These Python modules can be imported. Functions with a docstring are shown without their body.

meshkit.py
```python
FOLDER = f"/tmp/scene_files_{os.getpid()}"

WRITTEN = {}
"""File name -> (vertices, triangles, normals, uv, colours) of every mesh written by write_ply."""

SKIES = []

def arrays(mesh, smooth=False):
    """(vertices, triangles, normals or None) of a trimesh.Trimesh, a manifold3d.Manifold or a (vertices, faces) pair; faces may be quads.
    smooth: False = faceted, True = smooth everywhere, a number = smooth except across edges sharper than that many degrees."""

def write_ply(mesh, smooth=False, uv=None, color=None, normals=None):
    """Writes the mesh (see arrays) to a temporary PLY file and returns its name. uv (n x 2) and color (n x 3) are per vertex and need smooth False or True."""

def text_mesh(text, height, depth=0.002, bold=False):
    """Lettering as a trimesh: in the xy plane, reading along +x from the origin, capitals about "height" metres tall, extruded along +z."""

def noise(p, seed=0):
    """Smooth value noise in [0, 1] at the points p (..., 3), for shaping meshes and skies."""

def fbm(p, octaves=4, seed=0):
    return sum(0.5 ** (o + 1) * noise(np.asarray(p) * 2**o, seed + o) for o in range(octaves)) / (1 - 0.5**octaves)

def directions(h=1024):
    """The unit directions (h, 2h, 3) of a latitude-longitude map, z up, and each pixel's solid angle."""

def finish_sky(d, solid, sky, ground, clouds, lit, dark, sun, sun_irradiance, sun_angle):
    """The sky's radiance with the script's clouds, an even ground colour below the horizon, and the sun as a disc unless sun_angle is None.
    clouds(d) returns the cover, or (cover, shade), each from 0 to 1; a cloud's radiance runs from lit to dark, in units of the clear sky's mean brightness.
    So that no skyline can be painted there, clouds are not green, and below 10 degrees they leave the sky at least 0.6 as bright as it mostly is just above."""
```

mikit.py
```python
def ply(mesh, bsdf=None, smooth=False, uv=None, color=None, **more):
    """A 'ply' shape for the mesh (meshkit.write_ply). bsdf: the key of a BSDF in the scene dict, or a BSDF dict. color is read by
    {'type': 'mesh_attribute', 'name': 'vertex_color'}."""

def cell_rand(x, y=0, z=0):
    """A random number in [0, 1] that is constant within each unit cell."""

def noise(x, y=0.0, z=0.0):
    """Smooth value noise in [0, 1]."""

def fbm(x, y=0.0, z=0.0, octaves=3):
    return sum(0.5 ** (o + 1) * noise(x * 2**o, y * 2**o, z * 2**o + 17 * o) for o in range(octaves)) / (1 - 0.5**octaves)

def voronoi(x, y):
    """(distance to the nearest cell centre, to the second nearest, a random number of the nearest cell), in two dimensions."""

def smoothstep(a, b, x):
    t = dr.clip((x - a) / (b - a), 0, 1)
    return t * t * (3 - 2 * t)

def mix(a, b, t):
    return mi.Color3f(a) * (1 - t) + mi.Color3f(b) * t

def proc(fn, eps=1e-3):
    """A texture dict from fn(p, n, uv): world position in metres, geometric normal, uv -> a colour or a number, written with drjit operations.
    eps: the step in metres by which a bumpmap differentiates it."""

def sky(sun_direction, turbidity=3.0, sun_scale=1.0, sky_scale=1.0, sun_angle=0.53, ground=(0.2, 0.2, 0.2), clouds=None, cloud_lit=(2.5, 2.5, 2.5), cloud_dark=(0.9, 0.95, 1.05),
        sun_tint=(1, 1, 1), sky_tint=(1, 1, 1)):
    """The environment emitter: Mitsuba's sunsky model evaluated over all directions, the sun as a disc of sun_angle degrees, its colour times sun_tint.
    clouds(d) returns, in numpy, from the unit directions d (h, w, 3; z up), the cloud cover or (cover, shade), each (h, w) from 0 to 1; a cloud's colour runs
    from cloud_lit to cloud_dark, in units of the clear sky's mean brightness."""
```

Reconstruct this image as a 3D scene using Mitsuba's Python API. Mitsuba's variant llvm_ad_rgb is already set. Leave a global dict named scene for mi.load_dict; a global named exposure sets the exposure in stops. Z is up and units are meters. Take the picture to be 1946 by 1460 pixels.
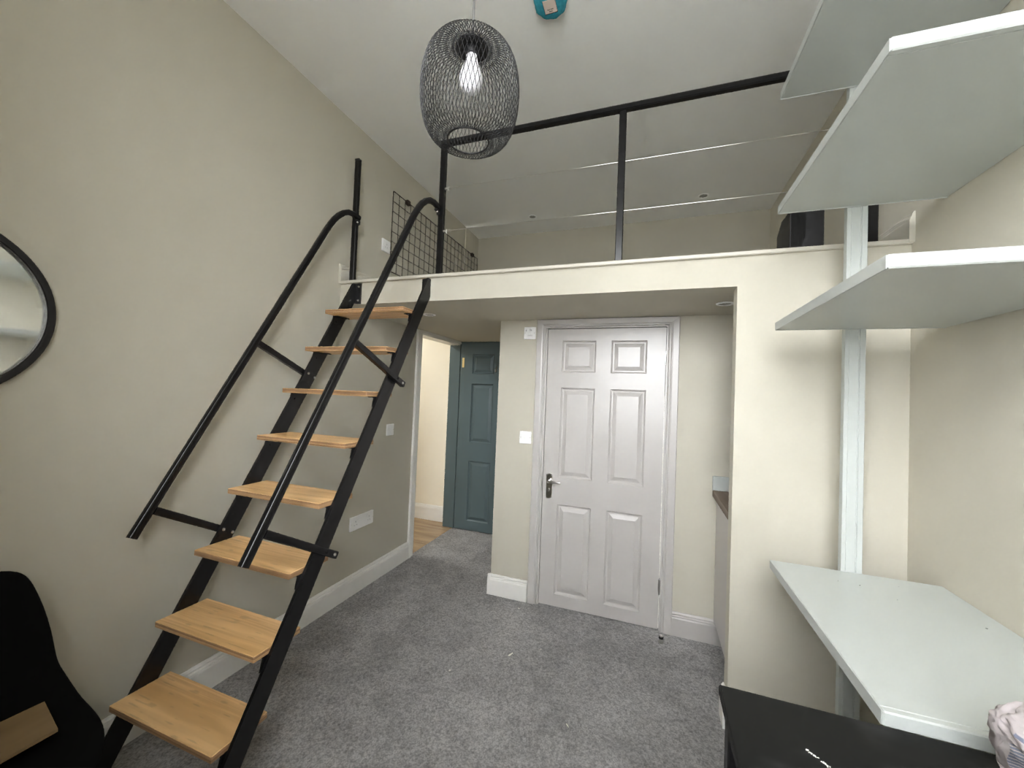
import math, random
import numpy as np, trimesh, shapely.geometry as sg
import mitsuba as mi, drjit as dr
import mikit
from mikit import proc, noise, fbm, smoothstep, mix
random.seed(7); rng = np.random.default_rng(7)
T = mi.ScalarTransform4f
scene, labels = {}, {}

# ------------------------------------------------------------------ camera
YAW, PITCH, ROLL, FPX, EYE = -0.3402, 0.0251, 0.0397, 745.2, (0.0, 0.0, 1.4236)
fwd = np.array([math.sin(YAW) * math.cos(PITCH), math.cos(YAW) * math.cos(PITCH), math.sin(PITCH)])
r0 = np.array([math.cos(YAW), -math.sin(YAW), 0.0]); u0 = np.cross(r0, fwd)
rgt = math.cos(ROLL) * r0 + math.sin(ROLL) * u0
upv = -math.sin(ROLL) * r0 + math.cos(ROLL) * u0
M = np.eye(4); M[:3, 0], M[:3, 1], M[:3, 2], M[:3, 3] = -rgt, upv, fwd, EYE
scene['camera'] = {'type': 'perspective', 'fov': 2 * math.degrees(math.atan(973 / FPX)), 'fov_axis': 'x', 'near_clip': 0.02,
                   'far_clip': 100.0, 'to_world': T(M.tolist())}
# ------------------------------------------------------------------ daylight (an even overcast sky seen through the window behind the camera)
exposure = 7.74
scene['sky'] = mikit.sky((0.2, -0.5, 0.8), turbidity=4.0, sun_scale=0.0, sky_scale=1.0, ground=(0.32, 0.32, 0.31),
                         clouds=lambda d: np.ones(d.shape[:2]), cloud_lit=(0.98, 1.0, 1.02), cloud_dark=(0.9, 0.9, 0.9))

# ------------------------------------------------------------------ dimensions of the room (metres)
XL, XR, XO, XW = -1.903, 0.969, 0.356, -1.036      # left wall, right wall, left end of the pier, left corner of the door wall
YF, YD, YT, YB, YH = 1.992, 2.634, 3.70, 4.039, 3.836  # loft front, door wall, teal door, loft back wall, hall wall
ZS, ZL, ZC = 1.949, 2.100, 3.1785                  # loft underside, loft floor, ceiling
YW, YG = -0.08, -0.66                              # window wall (room face), glass

# ------------------------------------------------------------------ materials
def rgb(*c): return {'type': 'rgb', 'value': list(c)}
def mat(key, color, rough=0.5, spec=0.5, metallic=0.0, **more):
    scene[key] = {'type': 'twosided', 'b': {'type': 'principled', 'base_color': color if isinstance(color, dict) else rgb(*color),
                                            'roughness': rough, 'specular': spec, 'metallic': metallic, **more}}
def bump(key, inner, fn, scale, eps=1e-3):
    scene[key] = {'type': 'twosided', 'b': {'type': 'bumpmap', 'arbitrary': proc(fn, eps), 'scale': scale, 'inner': inner}}

def wall_fn(base):
    b = mi.ScalarColor3f(*base) if False else base
    def f(p, n, uv):
        k = fbm(p.x * 1.3 + 3, p.y * 1.3, p.z * 1.3) - 0.5
        return mi.Color3f(*b) * (1 + 0.03 * k)
    return f
mat('paint_cream', (0.475, 0.451, 0.381), 0.75, 0.25)
mat('paint_trim', (0.72, 0.71, 0.68), 0.35, 0.4)
mat('paint_white', (0.72, 0.725, 0.71), 0.8, 0.2)
mat('paint_greige', (0.44, 0.42, 0.405), 0.32, 0.45)
mat('paint_hall', (0.80, 0.745, 0.63), 0.7, 0.25)
mat('paint_teal', (0.085, 0.120, 0.128), 0.4, 0.4)
mat('white_board', (0.415, 0.44, 0.425), 0.33, 0.5)
mat('white_plastic', (0.80, 0.80, 0.80), 0.3, 0.5)
mat('grey_mark', (0.30, 0.30, 0.31), 0.5, 0.3)
mat('black_steel', (0.005, 0.005, 0.0055), 0.25, 0.35)
mat('cord_grey', (0.09, 0.09, 0.09), 0.5, 0.3)
mat('lens_grey', (0.28, 0.28, 0.27), 0.4, 0.4)
mat('black_matt', (0.010, 0.010, 0.011), 0.45, 0.4)
mat('black_wire', (0.03, 0.022, 0.018), 0.5, 0.4)
mat('shade_wire', (0.007, 0.007, 0.008), 0.45, 0.35)
mat('fabric_black', (0.004, 0.004, 0.0042), 0.95, 0.05)
mat('chrome', (0.75, 0.74, 0.72), 0.12, 0.5, 1.0)
mat('steel_dull', (0.55, 0.54, 0.52), 0.3, 0.5, 1.0)
mat('brass', (0.75, 0.62, 0.36), 0.3, 0.5, 1.0)
mat('mirror_glass', (0.92, 0.93, 0.92), 0.02, 0.5, 1.0)
mat('bulb_opal', (0.72, 0.72, 0.75), 0.25, 0.5)
mat('wax', (0.80, 0.78, 0.72), 0.6, 0.3)
mat('window_paint', (0.82, 0.82, 0.80), 0.35, 0.5)
mat('paint_loft_trim', (0.49, 0.467, 0.405), 0.4, 0.35)
scene['window_glass'] = {'type': 'thindielectric', 'int_ior': 1.5}

def carpet_fn(p, n, uv):
    a = fbm(p.x * 2.6, p.y * 2.6, 0.0, 4); a2 = fbm(p.x * 9 + 4, p.y * 9, 3.0, 3)
    b = noise(p.x * 210, p.y * 210); c = noise(p.x * 95 + 9, p.y * 95)
    v = 0.262 * (0.84 + 0.18 * smoothstep(0.3, 0.7, a) + 0.16 * smoothstep(0.35, 0.65, a2)) * (0.52 + 0.55 * b + 0.38 * c)
    spark = smoothstep(0.93, 0.99, noise(p.x * 230 + 5, p.y * 230 + 70))
    v = v + 0.16 * spark
    return mi.Color3f(1.0, 0.985, 0.985) * v
mat('carpet', proc(carpet_fn), 0.95, 0.1)
def laminate_fn(p, n, uv):
    row = dr.floor(p.y / 0.19)
    g = fbm(p.x * 3 + row * 7.7, p.y * 38, row, 4)
    return mix((0.20, 0.135, 0.080), (0.40, 0.29, 0.18), g)
mat('laminate', proc(laminate_fn), 0.4, 0.4)

def ply_fn(p, n, uv):
    k = dr.floor(p.z / 0.229)
    w = fbm(p.x * 1.2 + k * 5, p.y * 9.0, k * 3.1, 3)
    g = fbm(p.x * 3 + k * 9, p.y * 90 + w * 14, k, 3)
    fleck = smoothstep(0.80, 0.9, noise(p.x * 14 + k * 3, p.y * 110))
    top = mix((0.56, 0.335, 0.14), (0.80, 0.53, 0.265), smoothstep(0.2, 0.8, 0.55 * w + 0.45 * g)) * (1 - 0.16 * fleck)
    zz = (p.z - 0.2635 - 0.2287 * dr.round((p.z - 0.2635 + 0.011) / 0.2287)) / 0.0054    # plies seen on the edges
    band = cell = mikit.cell_rand(dr.floor(zz) + 40, k + 3)
    e = fbm(p.x * 40, p.y * 40, p.z * 500, 2)
    edge = mix((0.20, 0.105, 0.050), (0.50, 0.30, 0.15), 0.75 * band + 0.25 * e)
    return dr.select(dr.abs(n.z) > 0.6, top, edge)
mat('tread_wood', proc(ply_fn), 0.33, 0.5, clearcoat=0.35, clearcoat_gloss=0.75)
def offcut_fn(p, n, uv):
    g = fbm(p.x * 26, p.y * 5, p.z * 26, 3)
    return mix((0.14, 0.090, 0.045), (0.22, 0.150, 0.077), g)
mat('offcut_wood', proc(offcut_fn), 0.6, 0.3)
def top_fn(p, n, uv):                                   # dusty black table top: hand smears and one long scratch
    s = fbm(p.x * 7, p.y * 11, 0, 4)
    m = smoothstep(0.56, 0.80, s) * 0.016
    d = dr.abs((p.x - 0.322) - 0.55 * (p.y - 0.85) * -1.0 + 0.006 * noise(p.x * 60, p.y * 60))
    inside = smoothstep(0.775, 0.80, p.y) * (1 - smoothstep(0.85, 0.865, p.y))
    return mi.Color3f(0.0060, 0.0066, 0.0066) + mi.Color3f(m) 
mat('table_black', proc(top_fn), 0.55, 0.2)
def worktop_fn(p, n, uv):
    g = fbm(p.x * 30, p.y * 4, p.z * 30, 3)
    return mix((0.11, 0.080, 0.058), (0.19, 0.145, 0.108), g)
mat('worktop_wood', proc(worktop_fn), 0.5, 0.3)
def felt_fn(p, n, uv):
    g = fbm(p.x * 90, p.y * 90, p.z * 90, 3)
    return mix((0.020, 0.175, 0.245), (0.045, 0.31, 0.39), g)
mat('cover_teal', proc(felt_fn), 0.7, 0.3)
mat('label_paper', (0.58, 0.49, 0.44), 0.6, 0.2)
mat('label_ink', (0.05, 0.04, 0.035), 0.6, 0.2)
def grain_h(p, n, uv):                                  # moulded wood grain of the painted door, running upward
    w = fbm(p.x * 7, p.z * 1.6, 2.0, 3)
    return 0.5 + 0.5 * dr.sin((p.x * 95 + w * 34)) * 0.6 + 0.4 * noise(p.x * 420, p.z * 14)
def grain_bsdf(color, rough): return {'type': 'principled', 'base_color': rgb(*color), 'roughness': rough, 'specular': 0.5}
bump('door_paint', grain_bsdf((0.44, 0.42, 0.405), 0.30), grain_h, 0.00035, 0.0008)
def bag_h(p, n, uv): return fbm(p.x * 38, p.y * 38, p.z * 26, 4)
def bag_fn(p, n, uv):                                   # printed film: a block of fine slanting blue stripes under a ruled line
    q = p.z + 0.45 * p.y
    st = smoothstep(0.30, 0.60, dr.abs(dr.sin(q * 700)))
    on = (1 - smoothstep(0.846, 0.852, p.y)) * (1 - smoothstep(0.916, 0.919, p.z))
    rule = (1 - smoothstep(0.840, 0.844, p.y)) * smoothstep(0.930, 0.9315, p.z) * (1 - smoothstep(0.9345, 0.936, p.z))
    return mix(mix((0.36, 0.32, 0.33), (0.47, 0.43, 0.44), fbm(p.x * 12, p.y * 12, p.z * 12)), (0.10, 0.13, 0.20), dr.maximum(st * on * 0.8, rule * 0.8))
bump('bag_film', {'type': 'principled', 'base_color': proc(bag_fn), 'roughness': 0.22, 'specular': 0.6}, bag_h, 0.006, 0.002)

# ------------------------------------------------------------------ mesh helpers
cat_ = trimesh.util.concatenate
def put(key, mesh, m, smooth=False, **more):
    base, n = key, 0
    while key in scene:
        n += 1; key = f'{base}_{n:03d}'
    scene[key] = mikit.ply(mesh, m, smooth=smooth, **more)
    return key
def name_for(base):
    n, k = 0, base
    while k in labels or k in scene or any(q.startswith(k + '__') for q in scene):
        n += 1; k = f'{base}_{n:03d}'
    return k
def thing(base, label, category, group=None):
    k = name_for(base); labels[k] = {'label': label, 'category': category}
    if group: labels[k]['group'] = group
    return k
def struct(key, mesh=None, m=None, smooth=False, label=None):
    if mesh is not None: key = put(key, mesh, m, smooth)
    labels[key] = {'kind': 'structure'}
    if label: labels[key]['label'] = label
    return key
def box(x0, x1, y0, y1, z0, z1):
    b = trimesh.creation.box(extents=(x1 - x0, y1 - y0, z1 - z0)); b.apply_translation(((x0 + x1) / 2, (y0 + y1) / 2, (z0 + z1) / 2)); return b
def rbox(x0, x1, y0, y1, z0, z1, b=0.003):
    P = []
    for sx, X in ((1, x0), (-1, x1)):
        for sy, Y in ((1, y0), (-1, y1)):
            for sz, Z in ((1, z0), (-1, z1)):
                P += [(X, Y + sy * b, Z + sz * b), (X + sx * b, Y, Z + sz * b), (X + sx * b, Y + sy * b, Z)]
    return trimesh.convex.convex_hull(np.array(P))
def prism(poly, axis, a, b):
    """Polygon in the plane of the two other axes (in x, y, z order), extruded from a to b along axis."""
    m = trimesh.creation.extrude_polygon(sg.Polygon(poly), b - a, engine='earcut')
    v = np.array(m.vertices); w = np.empty_like(v)
    o = [i for i in range(3) if i != axis]
    w[:, o[0]], w[:, o[1]], w[:, axis] = v[:, 0], v[:, 1], v[:, 2] + a
    out = trimesh.Trimesh(w, m.faces, process=False)
    if axis == 1: out.invert()
    return out
def sweep(path, prof, ref, closed=False):
    """Profile (n x 2) carried along a polyline; ref: the direction of the profile's first axis (kept square to the path)."""
    path = np.asarray(path, float); n, k = len(path), len(prof); V = []
    for i in range(n):
        t = path[min(i + 1, n - 1)] - path[max(i - 1, 0)] if not closed else path[(i + 1) % n] - path[i - 1]
        t = t / np.linalg.norm(t); a = np.asarray(ref, float) - np.dot(ref, t) * t; a /= np.linalg.norm(a); b = np.cross(t, a)
        V += [path[i] + p * a + q * b for p, q in prof]
    F = []
    for i in range(n if closed else n - 1):
        j = (i + 1) % n
        for c in range(k):
            d = (c + 1) % k; F += [[i * k + c, i * k + d, j * k + d], [i * k + c, j * k + d, j * k + c]]
    if not closed:
        V += [path[0], path[-1]]; a, b = len(V) - 2, len(V) - 1
        for c in range(k):
            d = (c + 1) % k; F += [[a, d, c], [b, (n - 1) * k + c, (n - 1) * k + d]]
    return trimesh.Trimesh(np.array(V), np.array(F), process=False)
def circ(r, n=12): return [(r * math.cos(2 * math.pi * i / n), r * math.sin(2 * math.pi * i / n)) for i in range(n)]
def rrect(w, h, r, n=3):
    out = []
    for cx, cy, a0 in ((w / 2 - r, h / 2 - r, 0), (-w / 2 + r, h / 2 - r, 90), (-w / 2 + r, -h / 2 + r, 180), (w / 2 - r, -h / 2 + r, 270)):
        for i in range(n + 1):
            a = math.radians(a0 + 90 * i / n); out.append((cx + r * math.cos(a), cy + r * math.sin(a)))
    return out
def rod(p, q, r, n=12):
    d = np.subtract(q, p); ref = (0, 0, 1) if abs(d[2]) < 0.8 * np.linalg.norm(d) else (1, 0, 0)
    return sweep([p, q], circ(r, n), ref)
def lathe(prof, c, n=40, axis='z'):
    """Profile [(radius, height)] turned about a vertical (or x / y) axis through c."""
    V, F, k = [], [], len(prof)
    for i in range(n):
        a = 2 * math.pi * i / n
        for r, h in prof:
            p = (r * math.cos(a), r * math.sin(a), h)
            V.append({'z': p, 'x': (h, p[0], p[1]), 'y': (p[0], h, p[1])}[axis])
    for i in range(n):
        j = (i + 1) % n
        for c_ in range(k - 1):
            a, b, d, e = i * k + c_, j * k + c_, j * k + c_ + 1, i * k + c_ + 1
            F += [[a, b, d], [a, d, e]]
    m = trimesh.Trimesh(np.array(V, float) + np.asarray(c, float), np.array(F), process=False)
    return m

# ------------------------------------------------------------------ the setting
struct('floor', box(XL - 0.01, XR, -0.80, 4.2, -0.05, 0.0), 'carpet', label='grey flecked carpet')
struct('floor_hall', box(-3.7, XL - 0.01, 1.9, 4.0, -0.05, 0.001), 'laminate', label='brown wood laminate floor of the hall')
struct('ceiling', box(-2.1, 1.2, -0.80, 4.2, ZC, ZC + 0.05), 'paint_white', label='plain white ceiling')
YO0, YO1, ZO = 2.963, YT, 1.925                     # the opening to the hall in the left wall
struct('wall_left', cat_([box(-2.019, XL, -0.5, YO0, 0, ZC), box(-2.019, XL, YO0, YO1, ZO, ZC), box(-2.019, XL, YO1 + 0.02, 4.2, 0, ZC)]), 'paint_cream')
struct('wall_right', box(XR, XR + 0.12, -0.80, 4.2, 0, ZC), 'paint_cream')
WX0, WX1, WZ0, WZ1 = -0.74, 0.68, 1.25, 3.12
struct('wall_window', cat_([box(-2.019, WX0, -0.80, YW, 0, ZC), box(WX1, XR + 0.12, -0.80, YW, 0, ZC), box(WX0, WX1, -0.80, YW, 0, WZ0), box(WX0, WX1, -0.80, YW, WZ1, ZC)]), 'paint_cream')
struct('wall_back', box(-2.019, XR + 0.12, YB, YB + 0.1, 0, ZC), 'paint_cream')
struct('loft_platform', box(XL, XR, YF, YB, ZS, ZL), 'paint_cream', label='boxed-in cream sleeping loft')
struct('wall_pier', box(XO, XR, YF, YF + 0.078, 0, ZS), 'paint_cream')
DX0, DX1, DZ = -0.679, 0.083, 1.881                 # door leaf
struct('wall_door', cat_([box(XW, DX0 - 0.02, YD, YD + 0.1, 0, ZS), box(DX1 + 0.02, XR, YD, YD + 0.1, 0, ZS), box(DX0 - 0.02, DX1 + 0.02, YD, YD + 0.1, DZ + 0.02, ZS),
                          box(XW, XW + 0.1, YD + 0.1, YB, 0, ZS)]), 'paint_cream')
struct('wall_end', box(-2.019, XW, YT + 0.045, YT + 0.1, 0, ZS), 'paint_cream')
struct('wall_hall', cat_([box(-3.8, -2.019, YH, YH + 0.1, 0, 2.5), box(-3.8, -3.7, 1.9, YH, 0, 2.5), box(-3.8, -2.019, 1.8, 1.9, 0, 2.5)]), 'paint_hall')
struct('ceiling_hall', box(-3.8, -2.019, 1.8, YH + 0.1, 2.4, 2.5), 'paint_white')
# window behind the camera: sash frame, glazing bars, two panes, sill
w1 = struct('window_1')
fy0, fy1 = YG - 0.03, YG + 0.03
struct_parts = [box(WX0, WX0 + 0.06, fy0, fy1, WZ0, WZ1), box(WX1 - 0.06, WX1, fy0, fy1, WZ0, WZ1), box(WX0, WX1, fy0, fy1, WZ0, WZ0 + 0.07), box(WX0, WX1, fy0, fy1, WZ1 - 0.06, WZ1),
                box(WX0, WX1, fy0, fy1 + 0.01, 2.18, 2.23)]
put('window_1__frame', cat_(struct_parts), 'window_paint')
put('window_1__sill', rbox(WX0 - 0.04, WX1 + 0.04, fy1, YW + 0.03, WZ0 - 0.025, WZ0, 0.004), 'window_paint')
for z0, z1 in ((WZ0 + 0.07, 2.18), (2.23, WZ1 - 0.06)):
    q = trimesh.Trimesh([(WX0 + 0.06, YG, z0), (WX1 - 0.06, YG, z0), (WX1 - 0.06, YG, z1), (WX0 + 0.06, YG, z1)], [[0, 1, 2], [0, 2, 3]], process=False)
    put('window_1__pane', q, 'window_glass')

# skirting boards
def skirt_prof(h=0.14, t=0.019):
    return [(0, 0), (t, 0), (t, h - 0.037), (t - .003, h - 0.030), (t - .003, h - 0.024), (t - .008, h - 0.018), (t - .008, h - 0.010), (t - .013, h - 0.003), (t - .014, h), (0, h)]
def skirt(key, p, q, nrm, h=0.14, z=0.0, m='paint_trim', t=0.019, label=None):
    """Along the floor from p to q (x, y), standing out from the wall in the direction nrm."""
    prof = skirt_prof(h, t); V = []
    for e in (p, q): V += [(e[0] + d * nrm[0], e[1] + d * nrm[1], z + hh) for d, hh in prof]
    k = len(prof); F = []
    for c in range(k):
        d = (c + 1) % k; F += [[c, d, k + d], [c, k + d, k + c]]
    cap = trimesh.creation.triangulate_polygon(sg.Polygon(prof), engine='earcut')[1]
    F = np.vstack([F, cap, cap[:, ::-1] + k])
    me = trimesh.Trimesh(np.array(V, float), F, process=False); me.fix_normals()
    struct(key, me, m, label=label)
skirt('baseboard_left', (XL, -0.08), (XL, 2.879), (1, 0))
skirt('baseboard_door_wall', (XW - 0.019, YD), (-0.762, YD), (0, -1), m='paint_trim')
skirt('baseboard_passage', (XW, YD - 0.019), (XW, YT), (-1, 0))
skirt('baseboard_kitchen', (0.159, YD), (0.46, YD), (0, -1), m='paint_greige')
skirt('baseboard_pier', (XO - 0.019, YF), (XR, YF), (0, -1))
skirt('baseboard_pier_end', (XO, YF - 0.019), (XO, YF + 0.078), (-1, 0))
skirt('baseboard_right', (XR, -0.08), (XR, YF - 0.019), (-1, 0))
skirt('baseboard_hall', (-3.7, YH), (-2.019, YH), (0, -1), h=0.165)
skirt('baseboard_loft_left', (XL, YF - 0.022), (XL, YB), (1, 0), h=0.125, z=2.088, m='paint_loft_trim')
skirt('baseboard_loft_right', (XR, YF - 0.022), (XR, YB), (-1, 0), h=0.125, z=2.088, m='paint_loft_trim')
skirt('baseboard_loft_back', (XL + 0.019, YB), (XR - 0.019, YB), (0, -1), h=0.125, z=ZL, m='paint_loft_trim')
struct('trim_1', rbox(XL + 0.003, XR - 0.001, YF - 0.020, YF + 0.03, 2.084, 2.103, 0.003), 'paint_loft_trim', label='thin cream edge board along the loft front')

# panelled doors ------------------------------------------------------
def panel_door(key, x0, x1, z0, z1, y, th, cols, rows, m):
    xs = sorted({x0, x1, *[c for q in cols for c in q]}); zs = sorted({z0, z1, *[r for q in rows for r in q]})
    V, F = [], []
    def quad(a, b, c, d):
        i = len(V); V.extend([a, b, c, d]); F.extend([[i, i + 1, i + 2], [i, i + 2, i + 3]])
    for i in range(len(xs) - 1):
        for j in range(len(zs) - 1):
            if (xs[i], xs[i + 1]) in cols and (zs[j], zs[j + 1]) in rows: continue
            quad((xs[i], y, zs[j]), (xs[i + 1], y, zs[j]), (xs[i + 1], y, zs[j + 1]), (xs[i], y, zs[j + 1]))
    e = y + th
    quad((x0, e, z0), (x0, e, z1), (x1, e, z1), (x1, e, z0)); quad((x0, y, z0), (x0, y, z1), (x0, e, z1), (x0, e, z0)); quad((x1, y, z0), (x1, e, z0), (x1, e, z1), (x1, y, z1))
    quad((x0, y, z1), (x1, y, z1), (x1, e, z1), (x0, e, z1)); quad((x0, y, z0), (x0, e, z0), (x1, e, z0), (x1, y, z0))
    put(key + '__leaf', trimesh.Trimesh(np.array(V), np.array(F), process=False), m)
    for c in cols:
        for r in rows:
            V, F = [], []
            ring = [(0.0, 0.0), (0.004, 0.007), (0.011, 0.0145), (0.018, 0.0150), (0.022, 0.0125), (0.044, 0.0020)]
            R = [[(c[0] + o, y + d, r[0] + o), (c[1] - o, y + d, r[0] + o), (c[1] - o, y + d, r[1] - o), (c[0] + o, y + d, r[1] - o)] for o, d in ring]
            for a, b in zip(R, R[1:]):
                for i in range(4):
                    j = (i + 1) % 4; quad(a[i], a[j], b[j], b[i])
            quad(*R[-1])
            put(key + '__panel', trimesh.Trimesh(np.array(V), np.array(F), process=False), m)
struct('door_1', label='closed greige six-panel door under the loft')
panel_door('door_1', DX0, DX1, 0.006, DZ, YD + 0.004, 0.035, [(-0.577, -0.349), (-0.25, -0.027)], [(0.085, 0.688), (0.867, 1.48), (1.585, 1.80)], 'door_paint')
def arch_profile(w):      # distance from the opening's edge, height off the wall
    return [(0.0, 0.0), (0.0, 0.010), (0.006, 0.014), (0.012, 0.011), (0.016, 0.011), (0.022, 0.017), (0.030, 0.019), (w - 0.004, 0.020), (w, 0.016), (w, 0.0)]
def architrave(key, x0, x1, zt, y, w, wt, m):
    """Three mitred lengths round a door opening, on a wall facing -y."""
    for side in ('l', 'r', 't'):
        V = []; pr = arch_profile(w); k = len(pr)
        for e in (0, 1):
            for o, d in pr:
                ot = o * wt / w
                if side == 'l': V.append((x0 - o, y - d, 0 if e == 0 else zt + ot))
                elif side == 'r': V.append((x1 + o, y - d, 0 if e == 0 else zt + ot))
                else: V.append((x0 - o if e == 0 else x1 + o, y - d, zt + ot))
        F = []
        for c in range(k - 1): F += [[c, c + 1, k + c + 1], [c, k + c + 1, k + c]]
        put(key + '__architrave', trimesh.Trimesh(np.array(V), np.array(F), process=False), m)
architrave('door_1', DX0 - 0.012, DX1 + 0.012, DZ + 0.010, YD, 0.066, 0.055, 'paint_greige')
put('door_1__lining', cat_([box(DX0 - 0.02, DX0 - 0.003, YD - 0.002, YD + 0.1, 0, DZ + 0.02), box(DX1 + 0.003, DX1 + 0.02, YD - 0.002, YD + 0.1, 0, DZ + 0.02),
                            box(DX0 - 0.02, DX1 + 0.02, YD - 0.002, YD + 0.1, DZ + 0.004, DZ + 0.02),
                            box(DX0 - 0.003, DX0 + 0.012, YD + 0.041, YD + 0.055, 0, DZ), box(DX1 - 0.012, DX1 + 0.003, YD + 0.041, YD + 0.055, 0, DZ), box(DX0, DX1, YD + 0.041, YD + 0.055, DZ - 0.012, DZ + 0.004)]), 'paint_greige')
for z0, z1 in ((1.642, 1.728), (0.221, 0.311)):
    put('door_1__hinge', cat_([rod((DX1 + 0.002, YD - 0.004, z0), (DX1 + 0.002, YD - 0.004, z1), 0.0045, 10), box(DX1 - 0.006, DX1 + 0.008, YD - 0.001, YD + 0.004, z0, z1)]), 'steel_dull', 40)
for z0, z1 in ((0.32, 1.45), (0.012, 0.212)): put('door_1__bare_edge', box(DX1 - 0.0005, DX1 + 0.0028, YD + 0.005, YD + 0.03, z0, z1), 'wax')
# lever handle on a long back plate
hp = sg.Polygon([(-0.654, 0.730), (-0.634, 0.724), (-0.614, 0.730), (-0.614, 0.884), (-0.634, 0.892), (-0.654, 0.884)]).buffer(-0.003).buffer(0.003)
h = put('door_1__handle', prism(list(hp.exterior.coords)[:-1], 1, YD - 0.004, YD + 0.005), 'chrome', 30)
labels[h] = {'label': 'chrome lever handle'}
lev = [(-0.634, YD - 0.004, 0.842), (-0.634, YD - 0.035, 0.842), (-0.631, YD - 0.046, 0.842), (-0.622, YD - 0.050, 0.8425), (-0.600, YD - 0.050, 0.845), (-0.575, YD - 0.049, 0.845), (-0.550, YD - 0.047, 0.843)]
put(h + '__lever', sweep(lev, [(a * 1.0, b * 1.0) for a, b in circ(0.0085, 12)], (0, 0, 1)), 'chrome', 50)
put(h + '__turn_button', lathe([(0, YD - 0.022), (0.006, YD - 0.022), (0.009, YD - 0.018), (0.009, YD - 0.008), (0.012, YD - 0.004)], (-0.634, 0, 0.783), 20, 'y'), 'chrome', 40)
for dx in (-0.014, 0.014):
    for z in (0.878, 0.738): put(h + '__screw', lathe([(0, YD - 0.0065), (0.0035, YD - 0.006), (0.0042, YD - 0.004)], (-0.634 + dx, 0, z), 12, 'y'), 'steel_dull', 40)
put('door_1__strike_plate', box(-0.692, -0.682, YD - 0.006, YD + 0.02, 0.785, 0.845), 'steel_dull')

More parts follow.
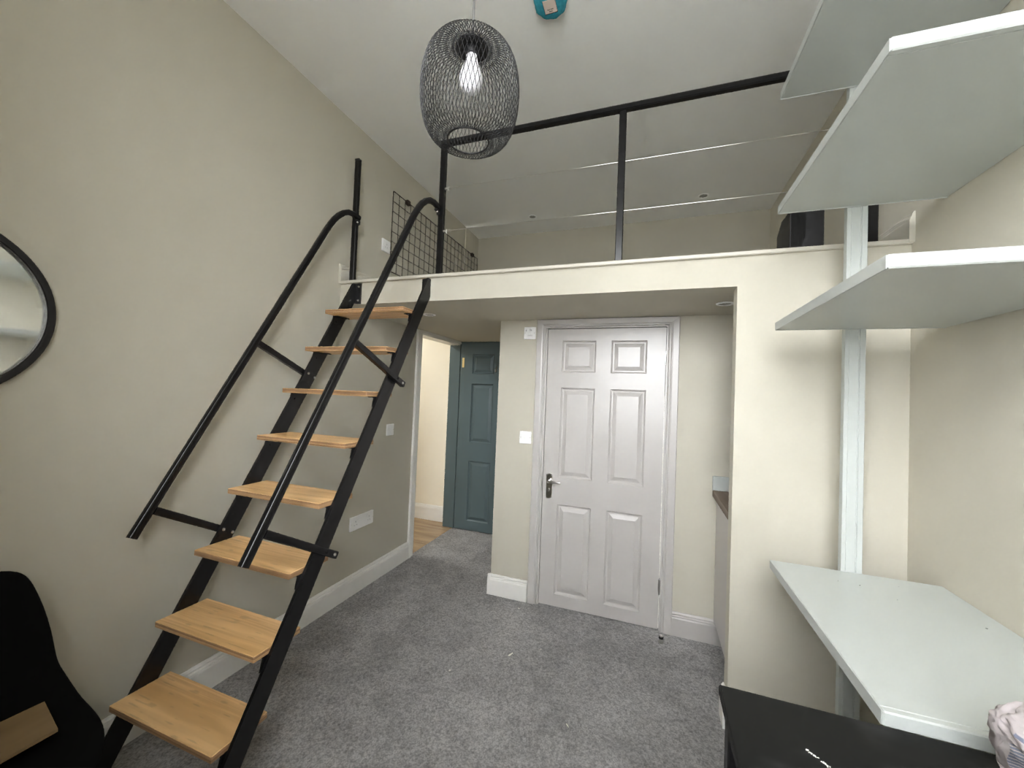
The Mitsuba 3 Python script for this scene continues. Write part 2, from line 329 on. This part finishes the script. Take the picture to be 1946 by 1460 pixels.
# opening to the hall: pale architrave, teal far jamb; the teal front door
put('trim_2__architrave', cat_([prism([(0.0, 2.879), (0.016, 2.881), (0.020, 2.890), (0.020, 2.915), (0.012, 2.925), (0.014, 2.940), (0.010, 2.958), (0.0, 2.958)], 2, 0, ZO + 0.02) .apply_translation((XL, 0, 0)) if True else None]), 'paint_trim')
put('trim_2__lining', cat_([box(-2.025, XL + 0.001, YO0 - 0.012, YO0, 0, ZO), box(-2.025, XL + 0.001, YO0, YO1, ZO - 0.012, ZO)]), 'paint_trim')
put('trim_2__head', box(XL, XL + 0.014, 2.93, YO1, ZO, ZS - 0.001), 'paint_trim')
put('trim_2__jamb', rbox(-2.024, XL + 0.004, YO1, YO1 + 0.03, 0.004, ZO, 0.002), 'paint_teal')
struct('trim_2', label='door trim of the opening to the hall, far jamb painted teal')
struct('door_2', label='dark teal panelled door at the end of the passage')
panel_door('door_2', XL + 0.012, XW - 0.10, 0.008, 1.938, YT, 0.04, [(-1.754, -1.51), (-1.41, -1.18)], [(0.10, 0.715), (0.905, 1.514), (1.616, 1.82)], 'paint_teal')
hg = put('door_2__hinge', rbox(-1.872, -1.846, YT - 0.004, YT + 0.001, 1.679, 1.782, 0.001), 'brass'); labels[hg] = {'label': 'brass hinge'}
put('door_2__frame', cat_([box(XW - 0.098, XW, YT - 0.01, YT + 0.04, 0, ZS), box(XL, XW, YT - 0.004, YT + 0.04, 1.940, ZS)]), 'paint_teal')
put('door_2__hook', sweep([(-1.475, YT, 1.70), (-1.475, YT - 0.02, 1.69), (-1.475, YT - 0.03, 1.65), (-1.475, YT - 0.045, 1.64), (-1.475, YT - 0.05, 1.665)], circ(0.005, 8), (1, 0, 0)), 'chrome', 50)

# ------------------------------------------------------------------ loft ladder
SL = 1.77
def yfr(z): return 1.355 + (z - 1.0) / SL           # front edge of a string
DW = 0.085                                          # string depth, measured level
XS = (-1.775, -1.235)                               # right faces of the two strings
lad = thing('loft_ladder', 'steep black steel ladder with eight wooden treads and two handrails, leaning on the loft', 'ladder')
for k, xf in enumerate(XS):
    ys, zt = 1.9895, 2.078
    s = prism([(yfr(0), 0.0), (yfr(0) + DW, 0.0), (ys, 1 + (ys - DW - 1.355) * SL), (ys, zt), (yfr(zt), zt)], 0, xf - 0.012, xf)
    key = put(lad + '__string', s, 'black_steel')
    fx = (xf, xf + 0.042) if k == 0 else (xf - 0.054, xf - 0.012)
    put(key + '__fixing_plate', rbox(fx[0], fx[1], YF - 0.010, YF - 0.001, 1.952, 2.080, 0.001), 'black_steel')
    for z in (1.972, 2.058): put(key + '__bolt', lathe([(0, -0.016), (0.004, -0.016), (0.006, -0.012), (0.007, -0.010)], ((fx[0] + fx[1]) / 2 + 0.004, YF, z), 14, 'y'), 'black_matt' if k else 'steel_dull', 40)
def tread_mesh(k):
    z, y = 0.2635 + 0.2287 * k, 0.876 + 0.1248 * k
    return rbox(XS[0] + 0.0005, XS[1] - 0.0125, y, y + 0.19, z - 0.023, z, 0.002), y, z
for k in range(8):
    me, y, z = tread_mesh(k)
    key = put(lad + '__tread', me, 'tread_wood')
    if k == 0: labels[key] = {'label': 'varnished plywood tread'}
    for xa, sg_ in ((XS[0], 1), (XS[1] - 0.012, -1)):
        yb = yfr(z - 0.03) + 0.004
        x0, x1 = sorted((xa, xa + sg_ * 0.036)); v0, v1 = sorted((xa, xa + sg_ * 0.004))
        b = cat_([box(x0, x1, yb - 0.02, yb + 0.075, z - 0.0275, z - 0.0232),
                  prism([(yb - 0.02, z - 0.0275), (yb + 0.075, z - 0.0275), (yb + 0.05, z - 0.07), (yb - 0.03, z - 0.07)], 0, v0, v1),
                  rod((xa, yb + 0.005, z - 0.055), (xa + sg_ * 0.009, yb + 0.005, z - 0.055), 0.006, 8)])
        put(key + '__bracket', b, 'black_steel')
rail_yz = [(0.925, 0.83), (1.755, 2.33), (1.782, 2.376), (1.812, 2.420), (1.845, 2.458), (1.882, 2.490), (1.922, 2.512), (1.965, 2.520), (2.017, 2.514)]
for k, xr_ in enumerate((-1.803, -1.2215)):
    key = put(lad + '__handrail', sweep([(xr_, y, z) for y, z in rail_yz], rrect(0.027, 0.033, 0.010, 4), (1, 0, 0)), 'black_steel', 35)
    put(key + '__end_bracket', cat_([rbox(xr_ - 0.010, xr_ + 0.010, 1.985, 2.0165, 2.486, 2.4975, 0.002), rbox(xr_ - 0.010, xr_ + 0.010, 2.0125, 2.0175, 2.470, 2.497, 0.001)]), 'black_matt')
    put(key + '__bolt', lathe([(0.0, 0.0), (0.006, 0.001), (0.0065, 0.004), (0.0065, 0.007), (0.004, 0.009)], (xr_ + 0.004, 1.998, 2.477), 14), 'steel_dull', 40)
    for (ya, za), (yb, zb) in (((0.99, 0.917), (1.325, 0.722)), ((1.375, 1.622), (1.742, 1.449))):
        if k == 0: yb, zb = yb - 0.03, zb + 0.0165
        a = put(key + '__arm', sweep([(xr_, ya, za), (xr_, yb, zb)], rrect(0.025, 0.029, 0.004, 2), (1, 0, 0)), 'black_steel', 30)
        d = np.array([yb - ya, zb - za]); L = np.linalg.norm(d); d /= L
        for s_ in ((L - 0.020, L - 0.070) if k else (L - 0.012, L - 0.060)):
            yy, zz = ya + d[0] * s_, za + d[1] * s_
            xf = XS[0] if k == 0 else xr_ + 0.0125
            put(a + '__bolt', lathe([(0.0, 0.0015), (0.0024, 0.0015), (0.0028, 0.0035), (0.0058, 0.003), (0.0068, 0.0)], (xf, yy, zz), 16, 'x'), 'steel_dull' if k == 0 or s_ > L - 0.03 else 'black_steel', 30)

# ------------------------------------------------------------------ loft guard rail
YP = 2.034
lp = thing('railing_post', 'short free-standing black post at the wall side of the ladder head', 'post')
put(lp + '__post', rbox(-1.866, -1.832, YP - 0.014, YP + 0.014, ZL, 2.905, 0.004), 'black_steel')
put(lp + '__cap', rbox(-1.868, -1.830, YP - 0.016, YP + 0.016, 2.905, 2.921, 0.006), 'black_matt')
gr = thing('loft_railing', 'black steel guard rail with two steel cables along the loft edge', 'railing')
ZR = 2.893
for x in (-1.209, -0.173, 0.857):
    p = put(gr + '__post', rbox(x - 0.0175, x + 0.0175, YP - 0.0135, YP + 0.0135, ZL, ZR, 0.003), 'black_steel')
    if x > -1: put(p + '__foot_plate', rbox(x - 0.02, x + 0.05, YP - 0.025, YP + 0.03, ZL, ZL + 0.006, 0.001), 'black_steel')
put(gr + '__handrail', rbox(-1.230, XR - 0.001, YP - 0.018, YP + 0.018, ZR, ZR + 0.032, 0.006), 'black_steel')
for z in (2.632, 2.376):
    c = put(gr + '__cable', rod((-1.165, YP, z), (XR - 0.002, YP, z), 0.0019, 8), 'chrome', 40); labels[c] = {'label': 'thin steel cable'}
    put(c + '__tensioner', cat_([rod((-1.195, YP, z), (-1.180, YP, z), 0.007, 10), rod((-1.180, YP, z), (-1.135, YP, z), 0.0042, 10), rod((-1.172, YP, z - 0.016), (-1.172, YP, z + 0.010), 0.0055, 8),
                                 lathe([(0.0025, -0.010), (0.008, -0.008), (0.008, 0.008), (0.0025, 0.010)], (-1.152, YP, z), 14, 'x'), rod((-1.135, YP, z), (-1.06, YP, z), 0.0035, 10)]), 'chrome', 40)

# ------------------------------------------------------------------ wire grid on the loft's left wall
g = thing('wire_grid', 'black wire grid panel fixed to the left wall up in the loft', 'wire panel')
GX, GY, GZ, GP = XL + 0.016, 2.458, 2.927, 0.0767
for i in range(21):
    y = GY + i * GP; put(g + '__wire', rod((GX, y, GZ - 8 * GP), (GX, y, GZ), 0.0026 if 0 < i < 20 else 0.0034, 6), 'black_wire', 40)
for j in range(9):
    z = GZ - j * GP; put(g + '__wire', rod((GX + 0.004, GY, z), (GX + 0.004, GY + 20 * GP, z), 0.0026 if 0 < j < 8 else 0.0034, 6), 'black_wire', 40)
for y in (2.65, 3.86): put(g + '__clip', rbox(XL + 0.001, GX + 0.012, y - 0.022, y + 0.022, GZ - 0.016, GZ + 0.02, 0.004), 'black_wire')

# ------------------------------------------------------------------ pendant lamp with a wire mesh shade
LX, LY = -0.466, 0.90
lm = thing('pendant_lamp', 'black wire mesh pendant lamp with a white bulb hanging above the room', 'lamp')
put(lm + '__cord', rod((LX, LY, 2.34), (LX, LY, ZC - 0.02), 0.0030, 8), 'cord_grey', 40)
put(lm + '__ceiling_rose', lathe([(0.004, ZC - 0.035), (0.03, ZC - 0.03), (0.045, ZC - 0.012), (0.048, ZC)], (LX, LY, 0), 32), 'white_plastic', 40)
def shade_r(t):     # t 0 (bottom rim) .. 1 (top rim); returns radius, height
    zb, zt, rb, rt, R = 2.076, 2.321, 0.053, 0.041, 0.1275
    a = math.radians(-90 + 180 * t)
    ex = 0.62
    c, s = max(math.cos(a), 0.0) ** ex, math.copysign(abs(math.sin(a)) ** 0.95, math.sin(a))
    rim = rb + (rt - rb) * t
    return rim + (R - rim) * c, (zb + zt) / 2 + (zt - zb) / 2 * s
tf = np.linspace(0, 1, 4001); cf_ = np.array([shade_r(t) for t in tf]); arc = np.concatenate([[0], np.cumsum(np.hypot(*np.diff(cf_, axis=0).T))]); arc /= arc[-1]
N, ROWS, SUB = 74, 18, 2
tubes_v, tubes_f, base = [], [], 0
K = ROWS * SUB
for fam in (1, -1):
    for i in range(N):
        pts = []
        for k in range(K + 1):
            t = k / K; r_, z_ = np.interp(t, arc, cf_[:, 0]), np.interp(t, arc, cf_[:, 1])
            a = 2 * math.pi * (i + fam * k / SUB * 0.5) / N
            pts.append((LX + r_ * math.cos(a), LY + r_ * math.sin(a), z_))
        m_ = sweep(pts, circ(0.00080, 4), (math.cos(a), math.sin(a), 0.02))
        tubes_v.append(m_.vertices); tubes_f.append(m_.faces + base); base += len(m_.vertices)
sh = put(lm + '__mesh_shade', trimesh.Trimesh(np.vstack(tubes_v), np.vstack(tubes_f), process=False), 'shade_wire')
for rr, zz in ((0.053, 2.076), (0.041, 2.321)):
    put(sh + '__ring', sweep([(LX + rr * math.cos(2 * math.pi * i / 48), LY + rr * math.sin(2 * math.pi * i / 48), zz) for i in range(48)], circ(0.0022, 8), (0, 0, 1), True), 'shade_wire', 50)
put(lm + '__cap', lathe([(0.003, 2.336), (0.024, 2.335), (0.041, 2.325), (0.041, 2.318), (0.030, 2.321), (0.0, 2.321)], (LX, LY, 0), 40), 'black_matt', 30)
put(lm + '__bulb_holder', lathe([(0.004, 2.322), (0.019, 2.322), (0.020, 2.316), (0.0185, 2.302), (0.0, 2.300)], (LX, LY, 0), 28), 'black_matt', 30)
put(lm + '__bulb', lathe([(0.0, 2.203), (0.010, 2.2045), (0.019, 2.2095), (0.0255, 2.217), (0.0295, 2.227), (0.0305, 2.237), (0.0295, 2.247), (0.0262, 2.258), (0.0215, 2.270), (0.0175, 2.282), (0.0150, 2.294), (0.0138, 2.304)], (LX, LY, 0), 40), 'bulb_opal', True)

# ------------------------------------------------------------------ smoke alarm under a teal dust cover
sa = thing('smoke_alarm', 'smoke alarm under a turquoise dust cover on the ceiling', 'smoke alarm')
SX, SY = -0.466, 1.625
prof = [(0.0, ZC - 0.046), (0.045, ZC - 0.045), (0.060, ZC - 0.041), (0.069, ZC - 0.032), (0.073, ZC - 0.020), (0.0735, ZC - 0.010), (0.071, ZC - 0.001)]
me = lathe(prof, (SX, SY, 0), 48)
v = me.vertices.copy(); ang = np.arctan2(v[:, 1] - SY, v[:, 0] - SX); rr = np.hypot(v[:, 0] - SX, v[:, 1] - SY)
v[:, 0] += np.cos(ang) * 0.0022 * np.sin(ang * 9 + 1) * (rr > 0.05); v[:, 1] += np.sin(ang) * 0.0022 * np.sin(ang * 9 + 1) * (rr > 0.05)
put(sa + '__cover', trimesh.Trimesh(v, me.faces, process=False), 'cover_teal', 40)
lb = put(sa + '__label', box(SX - 0.0285, SX + 0.0285, SY - 0.035, SY + 0.026, ZC - 0.0475, ZC - 0.045), 'label_paper')
zi = ZC - 0.048
ink = [box(SX - 0.0285, SX + 0.0285, SY + 0.0235, SY + 0.026, zi, zi + 0.001), box(SX - 0.0285, SX - 0.027, SY - 0.035, SY + 0.026, zi, zi + 0.001), box(SX + 0.027, SX + 0.0285, SY - 0.035, SY + 0.026, zi, zi + 0.001)]
for n_, yy, w_ in ((6, SY + 0.006, 0.0046), (4, SY + 0.0155, 0.0040)):
    for i in range(n_):
        xx = SX + (i - n_ / 2) * w_; ink.append(box(xx, xx + w_ * 0.62, yy - 0.0022, yy + 0.0022, zi, zi + 0.001))
put(lb + '__print', cat_(ink), 'label_ink')

# ------------------------------------------------------------------ recessed downlights
def downlight(x, y, z, label):
    d = thing('downlight', label, 'light', 'recessed downlights')
    put(d + '__bezel', lathe([(0.030, z - 0.0005), (0.031, z - 0.004), (0.036, z - 0.006), (0.042, z - 0.004), (0.044, z)], (x, y, 0), 32), 'white_plastic', 40)
    put(d + '__lens', lathe([(0.0, z - 0.002), (0.031, z - 0.002)], (x, y, 0), 32), 'lens_grey')
downlight(0.36, 2.328, ZS, 'round white downlight in the loft underside, near the pier right of the greige door')
downlight(-1.457, 2.348, ZS, 'round white downlight in the loft underside behind the top of the ladder')
downlight(-1.148, 3.654, ZC, 'faint white downlight in the loft ceiling left of the middle railing post')
downlight(0.377, 3.638, ZC, 'white downlight in the loft ceiling right of the middle railing post')

# ------------------------------------------------------------------ mirror
mr = thing('wall_mirror', 'round mirror with a thin black frame on the left wall', 'mirror')
MY, MZ, MR = 0.441, 1.613, 0.279
put(mr + '__frame', lathe([(MR - 0.021, 0.004), (MR - 0.021, 0.026), (MR - 0.018, 0.029), (MR - 0.004, 0.029), (MR, 0.026), (MR, 0.0)], (XL, MY, MZ), 96, 'x'), 'black_matt', 40)
put(mr + '__glass', lathe([(0.0, 0.012), (MR - 0.020, 0.012)], (XL, MY, MZ), 96, 'x'), 'mirror_glass')

# ------------------------------------------------------------------ white shelves, desk and upright
SX0, SX1, SY0, SY1 = 0.456, XR - 0.0015, 1.015, 1.792
def shelf(base, label, cat, zlo, group='white shelves above the desk', y0=SY0):
    s = thing(base, label, cat, group); z0, z1 = zlo, zlo + 0.030
    put(s + '__board', rbox(SX0, SX1, y0 + 0.018, SY1 - 0.006, z0 + 0.001, z1, 0.002), 'white_board')
    put(s + '__front_edge', rbox(SX0 - 0.0005, SX1, y0, y0 + 0.0178, z0, z1 + 0.0005, 0.003), 'white_board')
    put(s + '__back_edge', rbox(SX0, SX1, SY1 - 0.0058, SY1, z0 - 0.001, z1, 0.002), 'white_board')
    put(s + '__edge_strip', rbox(SX0 - 0.002, SX0 - 0.0002, y0 + 0.004, SY1 - 0.002, z0 + 0.0005, z1, 0.0006), 'white_board')
    return s
shelf('shelf', 'white shelf at eye level, the lowest of three above the desk', 'shelf', 1.7143)
shelf('shelf', 'white shelf level with the loft, the middle of three', 'shelf', 2.1766)
shelf('shelf', 'topmost white shelf, cut off by the top of the photo', 'shelf', 2.638)
dk = shelf('desk_top', 'white wall-mounted desk top below the shelves', 'desk', 0.790, None, y0=1.007)
for x, y in ((0.690, 1.675), (0.905, 1.50), (0.63, 1.68), (0.755, 1.60), (0.815, 1.72)): put(dk + '__screw_hole', lathe([(0, 0.8203), (0.0022 if x in (0.690, 0.905) else 0.0012, 0.8203)], (x, y, 0), 10), 'black_matt')
up = thing('shelf_upright', 'tall white upright running floor to ceiling behind the shelves', 'upright')
put(up + '__post', rbox(0.681, 0.7255, SY1 + 0.002, SY1 + 0.028, 0, ZC - 0.002, 0.0015), 'white_board')
put(up + '__cover_strip', rbox(0.7275, 0.746, SY1 + 0.004, SY1 + 0.028, 0, ZC - 0.002, 0.0015), 'white_board')
put(up + '__bead', rbox(0.693, 0.7255, SY1, SY1 + 0.004, 0.83, ZC - 0.002, 0.001) if False else cat_([rbox(0.6935, 0.6965, SY1 + 0.0005, SY1 + 0.003, 0, ZC - 0.002, 0.0005), rbox(0.7225, 0.7255, SY1 + 0.0005, SY1 + 0.003, 0, ZC - 0.002, 0.0005)]), 'white_board')

# ------------------------------------------------------------------ black table with a wrapped pack on it
tb = thing('table', 'black table with a smeared dusty top in front of the white desk', 'table')
TX0, TX1, TY0, TY1, TZ = 0.161, 0.93, 0.36, 0.996, 0.80
put(tb + '__top', rbox(TX0, TX1, TY0, TY1, TZ - 0.022, TZ, 0.003), 'table_black')
for x in (TX0 + 0.011, TX1 - 0.051):
    for y in (TY0 + 0.011, TY1 - 0.056): put(tb + '__leg', rbox(x, x + 0.04, y, y + 0.04, 0, TZ - 0.022, 0.003), 'black_matt')
put(tb + '__apron', cat_([box(TX0 + 0.03, TX0 + 0.045, TY0 + 0.05, TY1 - 0.056, TZ - 0.085, TZ - 0.022), box(TX1 - 0.045, TX1 - 0.03, TY0 + 0.05, TY1 - 0.056, TZ - 0.085, TZ - 0.022),
                          box(TX0 + 0.05, TX1 - 0.05, TY1 - 0.045, TY1 - 0.03, TZ - 0.085, TZ - 0.022), box(TX0 + 0.05, TX1 - 0.05, TY0 + 0.03, TY0 + 0.045, TZ - 0.085, TZ - 0.022)]), 'black_matt')
# a pale scuff: a broken line of chipped paint flakes
fl = []
for t in np.linspace(0, 1, 44):
    if 0.45 < t < 0.56: continue
    x, y = 0.286 + 0.028 * t + rng.normal(0, 0.0016), 0.872 - 0.030 * t + rng.normal(0, 0.0012)
    s_ = 0.0004 + 0.0010 * rng.random()
    fl.append(box(x - s_ * 1.2, x + s_ * 1.2, y - s_, y + s_, TZ, TZ + 0.0005))
put(tb + '__scuff', cat_(fl), 'wax'); labels[tb + '__scuff'] = {'label': 'pale scuff mark'}
pk = thing('plastic_pack', 'pale pink bundle wrapped in clear plastic with blue stripes, at the lower right corner', 'package')
import meshkit
s_ = trimesh.creation.icosphere(subdivisions=5, radius=1.0); v = np.array(s_.vertices)
v = np.sign(v) * np.abs(v) ** 0.55                          # pillow-like block
n1 = meshkit.fbm(v * 2.3 + 5, 4) - 0.5; n2 = np.abs(meshkit.fbm(v * [5, 5, 9] + 11, 3) - 0.5); v *= (1 + 0.14 * n1 - 0.16 * n2)[:, None]
v = v * [0.185, 0.12, 0.080] + [0.722, 0.820, TZ + 0.088]; v[:, 2] = np.maximum(v[:, 2], TZ + 0.0005)
put(pk + '__wrapping', trimesh.Trimesh(v, s_.faces, process=False), 'bag_film', True)

# ------------------------------------------------------------------ chair at the left wall with an offcut of board on its seat
ch = thing('chair', 'black fabric bucket chair against the left wall', 'chair')
CY = 0.452
# centre line from the top of the back down to the front of the seat: (x, z, half width, side lift)
cl = [(-1.792, .842, .100, 0), (-1.789, .837, .160, .003), (-1.784, .813, .198, .008), (-1.776, .76, .219, .014), (-1.764, .69, .235, .022), (-1.748, .61, .245, .032), (-1.722, .54, .247, .040),
      (-1.680, .490, .251, .042), (-1.61, .462, .250, .036), (-1.53, .450, .244, .028), (-1.44, .450, .234, .02), (-1.37, .450, .217, .012), (-1.325, .442, .193, .005), (-1.300, .428, .16, 0), (-1.292, .414, .11, 0)]
cl = np.array(cl); tt = np.linspace(0, 1, len(cl)); fine = np.linspace(0, 1, 57)
from scipy.interpolate import CubicSpline
cf = CubicSpline(tt, cl)(fine); NU = 25; V = []
for i, (x, z, hw, lift) in enumerate(cf):
    a, b = cf[max(i - 1, 0)], cf[min(i + 1, len(cf) - 1)]; d = np.array([b[0] - a[0], b[1] - a[1]]); d /= np.linalg.norm(d); nx, nz = -d[1], d[0]
    if nz < 0 or nx < -0.2: nx, nz = abs(nx), abs(nz)
    for u in np.linspace(-1, 1, NU):
        w = abs(u) ** 2.4 * lift; V.append((x + nx * w, CY + u * hw, z + nz * w))
F = []
for i in range(len(cf) - 1):
    for j in range(NU - 1):
        a = i * NU + j; F += [[a, a + 1, a + NU + 1], [a, a + NU + 1, a + NU]]
shell = trimesh.Trimesh(np.array(V), np.array(F), process=False)
nv = shell.vertex_normals; th = 0.012
full = np.vstack([shell.vertices + nv * th, shell.vertices - nv * th]); nF = len(shell.vertices)
edge = [j for j in range(NU)] + [i * NU + NU - 1 for i in range(1, len(cf))] + [(len(cf) - 1) * NU + j for j in range(NU - 2, -1, -1)] + [i * NU for i in range(len(cf) - 2, 0, -1)]
EF = []
for a, b in zip(edge, edge[1:] + edge[:1]): EF += [[a, b, nF + b], [a, nF + b, nF + a]]
put(ch + '__shell', trimesh.Trimesh(full, np.vstack([shell.faces, shell.faces[:, ::-1] + nF, EF]), process=False), 'fabric_black', 50)
for sx, sy in ((-1, -1), (-1, 1), (1, -1), (1, 1)):
    put(ch + '__leg', rod((-1.53 + sx * 0.10, CY + sy * 0.10, 0.435), (-1.52 + sx * 0.19, CY + sy * 0.20, 0.0), 0.011, 12), 'black_matt', 40)
put(ch + '__seat_frame', cat_([rod((-1.63, CY - 0.1, 0.43), (-1.43, CY - 0.1, 0.43), 0.010, 10), rod((-1.63, CY + 0.1, 0.43), (-1.43, CY + 0.1, 0.43), 0.010, 10), rod((-1.63, CY - 0.1, 0.43), (-1.63, CY + 0.1, 0.43), 0.010, 10), rod((-1.43, CY - 0.1, 0.43), (-1.43, CY + 0.1, 0.43), 0.010, 10)]), 'black_matt', 40)
ob = prism([(-1.580, 0.635), (-1.610, 0.25), (-1.421, 0.25), (-1.425, 0.601)], 2, 0.500, 0.508)
of = put('wood_offcut', ob, 'offcut_wood'); labels[of] = {'label': 'tan offcut of board lying across the black chair seat', 'category': 'board'}

# ------------------------------------------------------------------ switches and sockets
def plate_on(kind, label, cat, c, w, hgt, face, rockers, screws=True, neon=False, depth=0.009, outlets=False):
    """face 'x': on the left wall looking +x, c = (y, z); face 'y': on the door wall looking -y, c = (x, z)."""
    k = thing(kind, label, cat)
    def B(u0, u1, v0, v1, d0, d1, bev=0.001):
        if face == 'x': return rbox(XL + d0, XL + d1, c[0] + u0, c[0] + u1, c[1] + v0, c[1] + v1, bev)
        return rbox(c[0] + u0, c[0] + u1, YD - d1, YD - d0, c[1] + v0, c[1] + v1, bev)
    put(k + '__plate', B(-w / 2, w / 2, -hgt / 2, hgt / 2, 0, depth, 0.0025), 'white_plastic')
    for u, v, ww, hh in rockers: put(k + '__rocker', B(u - ww / 2, u + ww / 2, v - hh / 2, v + hh / 2, depth - 0.001, depth + 0.003, 0.0012), 'white_plastic')
    if outlets:
        for u in outlets:
            put(k + '__outlet', cat_([B(u - 0.003, u + 0.003, 0.008, 0.017, depth - 0.002, depth + 0.0004, 0.0001), B(u - 0.014, u - 0.008, -0.014, -0.009, depth - 0.002, depth + 0.0004, 0.0001), B(u + 0.008, u + 0.014, -0.014, -0.009, depth - 0.002, depth + 0.0004, 0.0001)]), 'grey_mark')
    if screws:
        for u in (-w / 2 + 0.010, w / 2 - 0.010): put(k + '__screw', B(u - 0.003, u + 0.003, -0.003, 0.003, depth - 0.001, depth + 0.0006, 0.0003), 'steel_dull')
    return k, B
k, B = plate_on('fan_switch', 'white fan isolator switch high on the wall beside the door head', 'switch', (-0.8115, 1.8555), 0.086, 0.086, 'y', [(0, -0.002, 0.024, 0.022)])
for q in ((-0.002, 0.002, 0.014, 0.030), (-0.018, 0.018, -0.020, -0.0175), (0.006, 0.012, 0.016, 0.026), (-0.03, -0.024, 0.012, 0.024)): put(k + '__mark', B(*q, 0.0085, 0.0094, 0.0001), 'grey_mark')
plate_on('light_switch', 'white switch plate halfway up the wall left of the door handle', 'switch', (-0.815, 1.123), 0.086, 0.086, 'y', [(0, 0.012, 0.024, 0.018), (0, -0.014, 0.022, 0.014)])
plate_on('light_switch', 'white light switch on the left wall seen behind the ladder', 'switch', (2.568, 1.108), 0.088, 0.088, 'x', [(0, 0, 0.022, 0.030)])
plate_on('wall_socket', 'wide white double socket low on the left wall behind the ladder', 'socket', (2.292, 0.488), 0.232, 0.094, 'x', [(-0.045, 0.026, 0.014, 0.020), (0.045, 0.026, 0.014, 0.020)], depth=0.014, outlets=(-0.068, 0.068))
plate_on('wall_socket', 'white socket on the left wall beside the wire grid in the loft', 'socket', (2.412, 2.490), 0.092, 0.092, 'x', [(0, 0.022, 0.014, 0.018)], outlets=(0.0,), depth=0.012)

# ------------------------------------------------------------------ kitchen unit in the recess right of the door
ku = thing('kitchen_unit', 'fitted base unit with a brown worktop in the recess right of the door', 'kitchen unit')
put(ku + '__cabinet', cat_([box(0.407, XR - 0.001, YF + 0.08, YD - 0.001, 0.14, 0.858), box(0.462, XR - 0.001, YF + 0.08, YD - 0.001, 0, 0.14)]), 'paint_greige')
put(ku + '__door', rbox(0.388, 0.406, YF + 0.09, YD - 0.004, 0.142, 0.855, 0.0015), 'paint_greige')
put(ku + '__worktop', rbox(0.366, XR - 0.001, YF + 0.08, YD - 0.001, 0.860, 0.898, 0.002), 'worktop_wood')
us = put(ku + '__upstand', rbox(0.364, XR - 0.001, YD - 0.020, YD - 0.001, 0.8982, 0.982, 0.002), 'white_board'); labels[us] = {'label': 'white upstand'}

# ------------------------------------------------------------------ black cabinet on the loft
bc = thing('loft_cabinet', 'black cabinet with a cut-off corner standing on the loft behind the railing', 'cabinet')
put(bc + '__body', prism([(2.30, ZL + 0.002), (2.517, ZL + 0.002), (2.517, 2.350), (2.44, 2.405), (2.30, 2.405)], 0, 0.638, 0.781), 'black_matt')
put(bc + '__panel', prism([(0.642, ZL + 0.01), (0.652, ZL + 0.01), (0.702, 2.265), (0.702, 2.40), (0.642, 2.40)], 1, 2.292, 2.2995), 'black_steel')

# ------------------------------------------------------------------ door stop and scraps on the carpet
ds = thing('door_stop', 'small chrome door stop on the carpet in front of the door hinge side', 'door stop')
put(ds + '__post', lathe([(0.0, 0.045), (0.007, 0.044), (0.010, 0.040), (0.010, 0.012), (0.015, 0.006), (0.016, 0.0)], (0.10, 2.515, 0), 24), 'chrome', 40)
put(ds + '__buffer', lathe([(0.0102, 0.022), (0.0125, 0.024), (0.0125, 0.034), (0.0102, 0.036)], (0.10, 2.515, 0), 24), 'black_matt', 40)
for i, (x, y, L, w, a, lab) in enumerate([(-0.678, 2.070, 0.036, 0.009, 1.15, 'white splinter on the carpet in front of the door, the largest scrap'), (-0.297, 1.73, 0.020, 0.004, -0.9, 'thin pale splinter on the carpet near the bottom edge of the photo'),
                                       (-0.923, 1.834, 0.010, 0.005, 0.4, 'tiny white scrap on the carpet right of the ladder'), (-0.783, 2.525, 0.012, 0.006, 0.2, 'tiny white scrap on the carpet beside the left foot of the door trim'),
                                       (-0.539, 2.175, 0.008, 0.005, 0.7, 'tiny white crumb on the carpet in front of the middle of the door')]):
    me = prism([(-L / 2, -w / 2), (L * 0.1, -w * 0.3), (L / 2, -w * 0.1), (L / 2, w * 0.35), (-L * 0.2, w / 2), (-L / 2, w * 0.3)], 2, 0, 0.003)
    me.apply_transform(trimesh.transformations.rotation_matrix(a, (0, 0, 1))); me.apply_translation((x, y, 0.0))
    key = put('wood_scrap', me, 'wax'); labels[key] = {'label': lab, 'category': 'scrap', 'group': 'scraps on the carpet'}

# ------------------------------------------------------------------ the hall's ceiling lamp (out of view, it lights the hall)
hl = thing('ceiling_light', 'round ceiling lamp in the hall', 'light')
put(hl + '__base', lathe([(0.0, 2.3995), (0.15, 2.3995), (0.15, 2.37), (0.14, 2.365)], (-2.75, 3.0, 0), 40), 'white_plastic', 30)
dm = lathe([(0.139, 2.368), (0.12, 2.345), (0.08, 2.328), (0.0, 2.32)], (-2.75, 3.0, 0), 40)
dm.fix_normals()
if dm.face_normals[:, 2].mean() > 0: dm.invert()
scene[hl + '__diffuser'] = mikit.ply(dm, 'bulb_opal', smooth=40, emitter={'type': 'area', 'radiance': rgb(0.40, 0.40, 0.385)})
